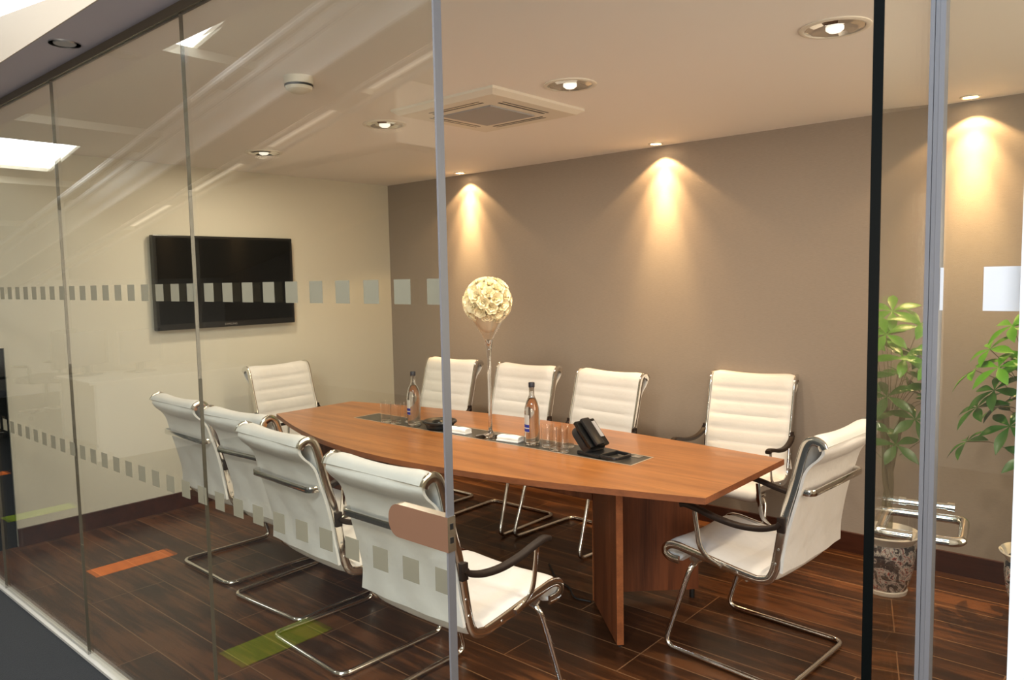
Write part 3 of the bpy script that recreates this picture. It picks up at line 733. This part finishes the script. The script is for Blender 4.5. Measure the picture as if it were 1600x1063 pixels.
# ------------------------------------------------------------------ things on the table
ZT = TZ+0.0013
def bottle(x, y, lb):
    t = thing('water_bottle', lb, 'bottle', (x, y, ZT), -0.6, 'water bottles on the table')
    outer = [(0.0, 0.0), (0.036, 0.0), (0.0405, 0.004), (0.0405, 0.175), (0.039, 0.195), (0.030, 0.228), (0.020, 0.248), (0.0145, 0.262), (0.0135, 0.310), (0.0150, 0.312), (0.0150, 0.318), (0.0110, 0.318)]
    inner = [(0.0110, 0.262), (0.017, 0.246), (0.027, 0.226), (0.0365, 0.193), (0.038, 0.175), (0.038, 0.010), (0.0, 0.008)]
    bm = bmesh.new(); lathe(bm, outer+inner, 32, cap=False); mesh_obj('glass_body', bm, m_clear, t, True)
    bm = bmesh.new(); lathe(bm, [(0.0, 0.009), (0.0376, 0.0105), (0.0376, 0.174), (0.036, 0.192), (0.0265, 0.2250), (0.0165, 0.245), (0.0, 0.245)], 32, cap=False); mesh_obj('water', bm, m_water, t, True)
    bm = bmesh.new(); lathe(bm, [(0.0162, 0.304), (0.0166, 0.306), (0.0166, 0.326), (0.015, 0.329), (0.0, 0.329)], 24); mesh_obj('cap', bm, m_cap, t, True)
    def wrap(nm, z0, z1, a0, a1, mat, rr=0.0411, par=None):
        bm = bmesh.new(); n_ = 12
        vv = [[bm.verts.new((rr*math.cos(a0+(a1-a0)*k/n_), rr*math.sin(a0+(a1-a0)*k/n_), z)) for z in (z0, z1)] for k in range(n_+1)]
        for k in range(n_): bm.faces.new((vv[k][0], vv[k+1][0], vv[k+1][1], vv[k][1]))
        return mesh_obj(nm, bm, mat, par or t, True)
    lab = wrap('label', 0.070, 0.160, R(-108), R(-38), m_label)
    wrap('label_band', 0.072, 0.110, R(-108), R(-38), m_blue, 0.0415, lab); wrap('label_stripe', 0.088, 0.094, R(-108), R(-38), m_label, 0.0418, lab)
    return t
bottle(-3.432, 3.010, 'clear water bottle with blue label beside the black puck, left group')
bottle(-2.527, 3.035, 'clear water bottle with blue label beside the tumblers, right group')
tb = None
for x, y, lb in ((-3.665, 2.985, 'clear tumbler, leftmost on the dark table strip'), (-3.578, 2.990, 'clear tumbler left of the left bottle'), (-3.545, 3.072, 'clear tumbler tucked behind the left bottle'),
                 (-2.425, 3.035, 'clear tumbler next to the right bottle'), (-2.350, 3.005, 'clear tumbler in the front of the right group'), (-2.335, 3.092, 'clear tumbler at the back of the right group'), (-2.292, 2.990, 'clear tumbler nearest the black phone')):
    if tb is None:
        bm = bmesh.new(); lathe(bm, [(0, 0), (0.030, 0.0), (0.032, 0.003), (0.034, 0.124), (0.0335, 0.1255), (0.0322, 0.124), (0.0302, 0.014), (0.0, 0.012)], 28, cap=False)
        for f in bm.faces:
            if f.calc_center_median().z < 0.016: f.material_index = 1
        tb = mesh_obj('tumbler', bm, [m_thin, m_clear], None, True); tb.location = (x, y, ZT); tag(tb, lb, 'glass', 'tumblers on the table')
    else:
        o = tb.copy(); COL.objects.link(o); o.location = (x, y, ZT); o['label'] = lb
# napkins: rolled folded cloths
def napkin(x, y, rz, lb):
    bm = bmesh.new(); pts = [(-0.065, 0, 0.016), (-0.03, 0.001, 0.017), (0.03, -0.001, 0.018), (0.068, 0, 0.016)]
    sweep(bm, catmull(pts, 4), rrect(0.062, 0.028, 0.012, 3), up=(0, 0, 1))
    box(bm, -0.069, 0.070, -0.034, 0.030, 0.0, 0.010, bev=0.003)
    for v_ in bm.verts: v_.co.z += 0.0012*math.sin(v_.co.x*90)+0.0008*math.sin(v_.co.y*160); v_.co.z = max(0, v_.co.z)
    o = mesh_obj('napkin', bm, m_napkin, None, True); o.location = (x, y, ZT); o.rotation_euler = (0, 0, rz)
    tag(o, lb, 'napkin', 'folded napkins')
napkin(-3.055, 3.015, 0.10, 'folded white napkin left of the flower vase, behind the glass edge')
napkin(-2.672, 3.020, 0.15, 'folded white napkin between the flower vase and the right bottle')
# black puck (conference microphone)
t = thing('conference_puck', 'round black conference speaker dish on the table strip', 'speaker', (-3.245, 3.045, ZT))
bm = bmesh.new(); lathe(bm, [(0, 0), (0.072, 0.0), (0.080, 0.006), (0.084, 0.024), (0.100, 0.036), (0.102, 0.042), (0.098, 0.048), (0.086, 0.047), (0.074, 0.040), (0.0, 0.038)], 40, cap=False); mesh_obj('dish', bm, m_black, t, True)
bm = bmesh.new(); lathe(bm, [(0.0, 0.052), (0.03, 0.050), (0.046, 0.043), (0.048, 0.038)], 28, cap=False); mesh_obj('hub', bm, m_tvf, t, True)

# vase and flowers
VX, VY = -2.838, 3.045
t = thing('flower_vase', 'tall thin clear glass trumpet vase in the middle of the table', 'vase', (VX, VY, ZT))
vo = [(0, 0), (0.083, 0.0), (0.085, 0.003), (0.05, 0.010), (0.018, 0.022), (0.0105, 0.040), (0.0095, 0.12), (0.0095, 0.30), (0.0105, 0.44), (0.016, 0.50), (0.024, 0.54), (0.052, 0.59), (0.095, 0.655), (0.120, 0.700)]
vi = [(0.1175, 0.701), (0.092, 0.658), (0.049, 0.593), (0.021, 0.545), (0.008, 0.515), (0.0, 0.505)]
bm = bmesh.new(); lathe(bm, vo[:11]+[(0.018, 0.541), (0.008, 0.517), (0.0, 0.505)], 40, cap=False); mesh_obj('stem', bm, m_clear, t, True)
bm = bmesh.new(); lathe(bm, [(0.024, 0.5415), (0.052, 0.59), (0.095, 0.655), (0.120, 0.700), (0.1175, 0.701), (0.092, 0.658), (0.049, 0.593), (0.021, 0.5415)], 40, cap=False); mesh_obj('trumpet', bm, m_thin, t, True)
bm = bmesh.new(); lathe(bm, [(0.0, 0.578), (0.025, 0.585), (0.042, 0.600), (0.084, 0.660), (0.098, 0.682), (0.05, 0.70), (0, 0.70)], 28); o = mesh_obj('flower_foam', bm, pbr('pale_foam', (0.55, 0.48, 0.36), 0.8), t, True); o['label'] = 'pale filling inside the cone'
BZ = 1.495
fb = thing('flower_ball', 'round ball of cream white roses standing in the tall glass vase', 'flowers', (VX, VY, BZ))
bm = bmesh.new(); bmesh.ops.create_icosphere(bm, subdivisions=3, radius=0.105); mesh_obj('core', bm, m_petal, fb, True)
def petal(bm, base, ax_, side, w_, h_, cup):
    rows = 4; cols = 4; V = []
    nrm = ax_.cross(side).normalized()
    for i in range(rows+1):
        t_ = i/rows; ww = w_*math.sin(math.pi*(0.18+0.62*t_)); rr = []
        for j in range(cols+1):
            u = -1+2*j/cols
            rr.append(bm.verts.new(base+ax_*(h_*t_-0.1*h_*u*u*t_)+side*(ww*u)+nrm*(cup*(u*u*0.8-1.0*t_*t_+0.9*t_))))
        V.append(rr)
    for i in range(rows):
        for j in range(cols): bm.faces.new((V[i][j], V[i][j+1], V[i+1][j+1], V[i+1][j]))
def blossom_mesh():
    bm = bmesh.new()
    for ring, (cnt, rad, tilt, sz) in enumerate(((3, 0.004, 0.1, 0.024), (5, 0.009, 0.45, 0.030), (6, 0.013, 0.85, 0.034))):
        for k in range(cnt):
            a = 2*math.pi*k/cnt+ring*0.5; out = Vector((math.cos(a), math.sin(a), 0)); up_ = Vector((0, 0, 1))
            axd = (up_*math.cos(tilt)+out*math.sin(tilt)).normalized(); side = up_.cross(out)
            petal(bm, out*rad, axd, side, sz*0.62, sz, 0.010)
    return bm
o = mesh_obj('rose', blossom_mesh(), m_petal, fb, True); rose_me = o.data; bpy.data.objects.remove(o)
NR = 62
for k in range(NR):
    z = 1-2*(k+0.5)/NR; r_ = math.sqrt(1-z*z); a = k*2.39996
    d = Vector((r_*math.cos(a), r_*math.sin(a), z))
    if z < -0.80: continue
    o = bpy.data.objects.new('rose', rose_me); COL.objects.link(o); o.parent = fb
    o.location = d*0.107; q = d.to_track_quat('Z', 'Y'); o.rotation_euler = (q.to_matrix() @ Matrix.Rotation(random.random()*6.28, 3, 'Z')).to_euler()
    s = random.uniform(0.85, 1.12); o.scale = (s, s, s)

# desk phone
t = thing('desk_phone', 'black desk phone tilted up on its stand at the right of the strip', 'phone', (-2.110, 3.050, ZT), R(-8))
boxo('base', (-0.085, 0.06, -0.075, 0.075, 0.0, 0.020), m_black, t, 0.006)
def tilted(name, dims, mat, ang, piv, par, bev=0.004):
    bm = bmesh.new(); box(bm, *dims, bev=bev)
    bmesh.ops.rotate(bm, verts=bm.verts, cent=(0, 0, 0), matrix=Matrix.Rotation(ang, 3, 'Y')); bmesh.ops.translate(bm, verts=bm.verts, vec=piv)
    return mesh_obj(name, bm, mat, par, True)
TA = R(-44)
bm = bmesh.new()
sect = rrect(0.150, 0.165, 0.050, 6)
lo = [bm.verts.new((-0.016, a, b_+0.085)) for a, b_ in sect]; hi = [bm.verts.new((0.016, a*0.93, b_*0.95+0.085)) for a, b_ in sect]
bm.faces.new(lo); bm.faces.new(hi)
for i in range(len(sect)): j = (i+1) % len(sect); bm.faces.new((lo[i], lo[j], hi[j], hi[i]))
bmesh.ops.rotate(bm, verts=bm.verts, cent=(0, 0, 0), matrix=Matrix.Rotation(TA, 3, 'Y')); bmesh.ops.translate(bm, verts=bm.verts, vec=(0.0, -0.012, 0.012))
bd = mesh_obj('body', bm, m_black, t, True)
bm = bmesh.new()
for rr in (0.042, 0.026):
    sweep(bm, [Vector((-0.018, rr*math.cos(a*math.pi/12), 0.085+rr*1.1*math.sin(a*math.pi/12))) for a in range(24)], circ(0.0025, 6), closed=True)
bmesh.ops.rotate(bm, verts=bm.verts, cent=(0, 0, 0), matrix=Matrix.Rotation(TA, 3, 'Y')); bmesh.ops.translate(bm, verts=bm.verts, vec=(0.0, -0.012, 0.012))
mesh_obj('speaker_ring', bm, m_tvf, bd, True)
tilted('keypad_panel', (0.022, 0.040, -0.080, 0.055, 0.015, 0.172), m_tvf, TA, (0.0, 0, 0.012), t)
tilted('handset', (0.048, 0.066, -0.078, -0.02, 0.010, 0.170), m_black, TA, (0.0, 0.02, 0.012), t, 0.008)
tilted('display', (0.0402, 0.0425, -0.01, 0.048, 0.06, 0.155), m_acg, TA, (0.0, 0, 0.012), t, 0.0)
bm = bmesh.new(); sweep(bm, fillet([(0.05, -0.062, 0.012), (0.155, -0.062, 0.012), (0.155, 0.062, 0.012), (0.05, 0.062, 0.012)], 0.03, 6), rrect(0.014, 0.016, 0.004, 2), up=(0, 0, 1)); mesh_obj('foot_loop', bm, m_black, t, True)

# ------------------------------------------------------------------ potted plant
PX, PY = -0.43, 4.14
t = thing('potted_plant', 'green money plant in a painted porcelain pot by the taupe wall', 'plant', (PX, PY, 0))
bm = bmesh.new()
pr = [(0.0, 0.0), (0.095, 0.0), (0.098, 0.018), (0.092, 0.022), (0.105, 0.06), (0.122, 0.13), (0.132, 0.20), (0.130, 0.245), (0.124, 0.262), (0.130, 0.275), (0.150, 0.296), (0.154, 0.304), (0.148, 0.310), (0.136, 0.298), (0.118, 0.262), (0.0, 0.262)]
lathe(bm, pr, 40, cap=False)
for f in bm.faces:
    z = f.calc_center_median().z
    if z < 0.02 or z > 0.262 and f.calc_center_median().xy.length > 0.11: f.material_index = 1
pot = mesh_obj('pot', bm, [m_pot, m_potrim], t, True)
bm = bmesh.new(); lathe(bm, [(0, 0.275), (0.06, 0.276), (0.122, 0.268)], 24, cap=False); mesh_obj('soil', bm, m_soil, t, True)
bm = bmesh.new()
for k in range(3):
    sweep(bm, catmull([(0.018*math.cos(k*2.1), 0.018*math.sin(k*2.1), 0.26), (0.016*math.cos(k*2.1+2), 0.016*math.sin(k*2.1+2), 0.42), (0.016*math.cos(k*2.1+4), 0.016*math.sin(k*2.1+4), 0.58), (0.03*math.cos(k*2.1+5), 0.03*math.sin(k*2.1+5), 0.74), (0.07*math.cos(k*2.1+5), 0.07*math.sin(k*2.1+5), 0.95)], 5), circ(0.013, 8))
mesh_obj('trunk', bm, m_stem, t, True)
def leaflet(bm, o_, d, up_, L, W):
    side = d.cross(up_).normalized(); nn = side.cross(d).normalized(); rows = 7; prev = None
    for i in range(rows+1):
        s = i/rows; wd = W*math.sin(math.pi*s**1.25) if 0 < s < 1 else 0.0008
        c = o_+d*(L*s)-nn*(0.30*L*s*s)
        rr = [bm.verts.new(c-side*wd+nn*wd*0.25), bm.verts.new(c), bm.verts.new(c+side*wd+nn*wd*0.25)]
        if prev:
            for k in range(2): bm.faces.new((prev[k], prev[k+1], rr[k+1], rr[k]))
        prev = rr
rnd = random.Random(3)
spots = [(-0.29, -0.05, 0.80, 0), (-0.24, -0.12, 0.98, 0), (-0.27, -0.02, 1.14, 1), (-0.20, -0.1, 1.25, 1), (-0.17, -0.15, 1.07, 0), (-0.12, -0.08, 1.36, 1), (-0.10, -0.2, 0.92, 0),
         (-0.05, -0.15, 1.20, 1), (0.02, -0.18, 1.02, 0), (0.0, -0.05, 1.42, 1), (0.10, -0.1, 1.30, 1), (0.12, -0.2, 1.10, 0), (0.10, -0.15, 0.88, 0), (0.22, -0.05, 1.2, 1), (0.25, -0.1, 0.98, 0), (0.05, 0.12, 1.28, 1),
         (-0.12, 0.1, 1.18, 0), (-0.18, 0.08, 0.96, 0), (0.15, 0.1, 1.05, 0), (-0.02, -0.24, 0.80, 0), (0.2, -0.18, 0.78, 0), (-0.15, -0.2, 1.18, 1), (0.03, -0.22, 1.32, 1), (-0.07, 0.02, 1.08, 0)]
for (x, y, z, br_) in spots:
    c = Vector((x, y, z)); base = Vector((0.05*x/0.3, 0.0, min(z-0.10, 0.93)))
    bm = bmesh.new(); sweep(bm, catmull([base, base.lerp(c, 0.5)+Vector((0, 0, 0.05)), c], 4), circ(0.0018, 5), mi=1)
    outd = Vector((x, y-0.03, 0)); outd = outd.normalized() if outd.length > 0.02 else Vector((0, -1, 0))
    plane_up = (Vector((0, 0, 1))*0.75+outd*0.65).normalized()
    e1 = plane_up.cross(Vector((0, 1, 0.1))).normalized(); e2 = plane_up.cross(e1)
    nl = rnd.choice((5, 6)); a0 = rnd.random()*6.28
    for k in range(nl):
        a = a0+2*math.pi*k/nl; d = (e1*math.cos(a)+e2*math.sin(a)+plane_up*0.12).normalized()
        leaflet(bm, c, d, plane_up, rnd.uniform(0.105, 0.15), 0.0235)
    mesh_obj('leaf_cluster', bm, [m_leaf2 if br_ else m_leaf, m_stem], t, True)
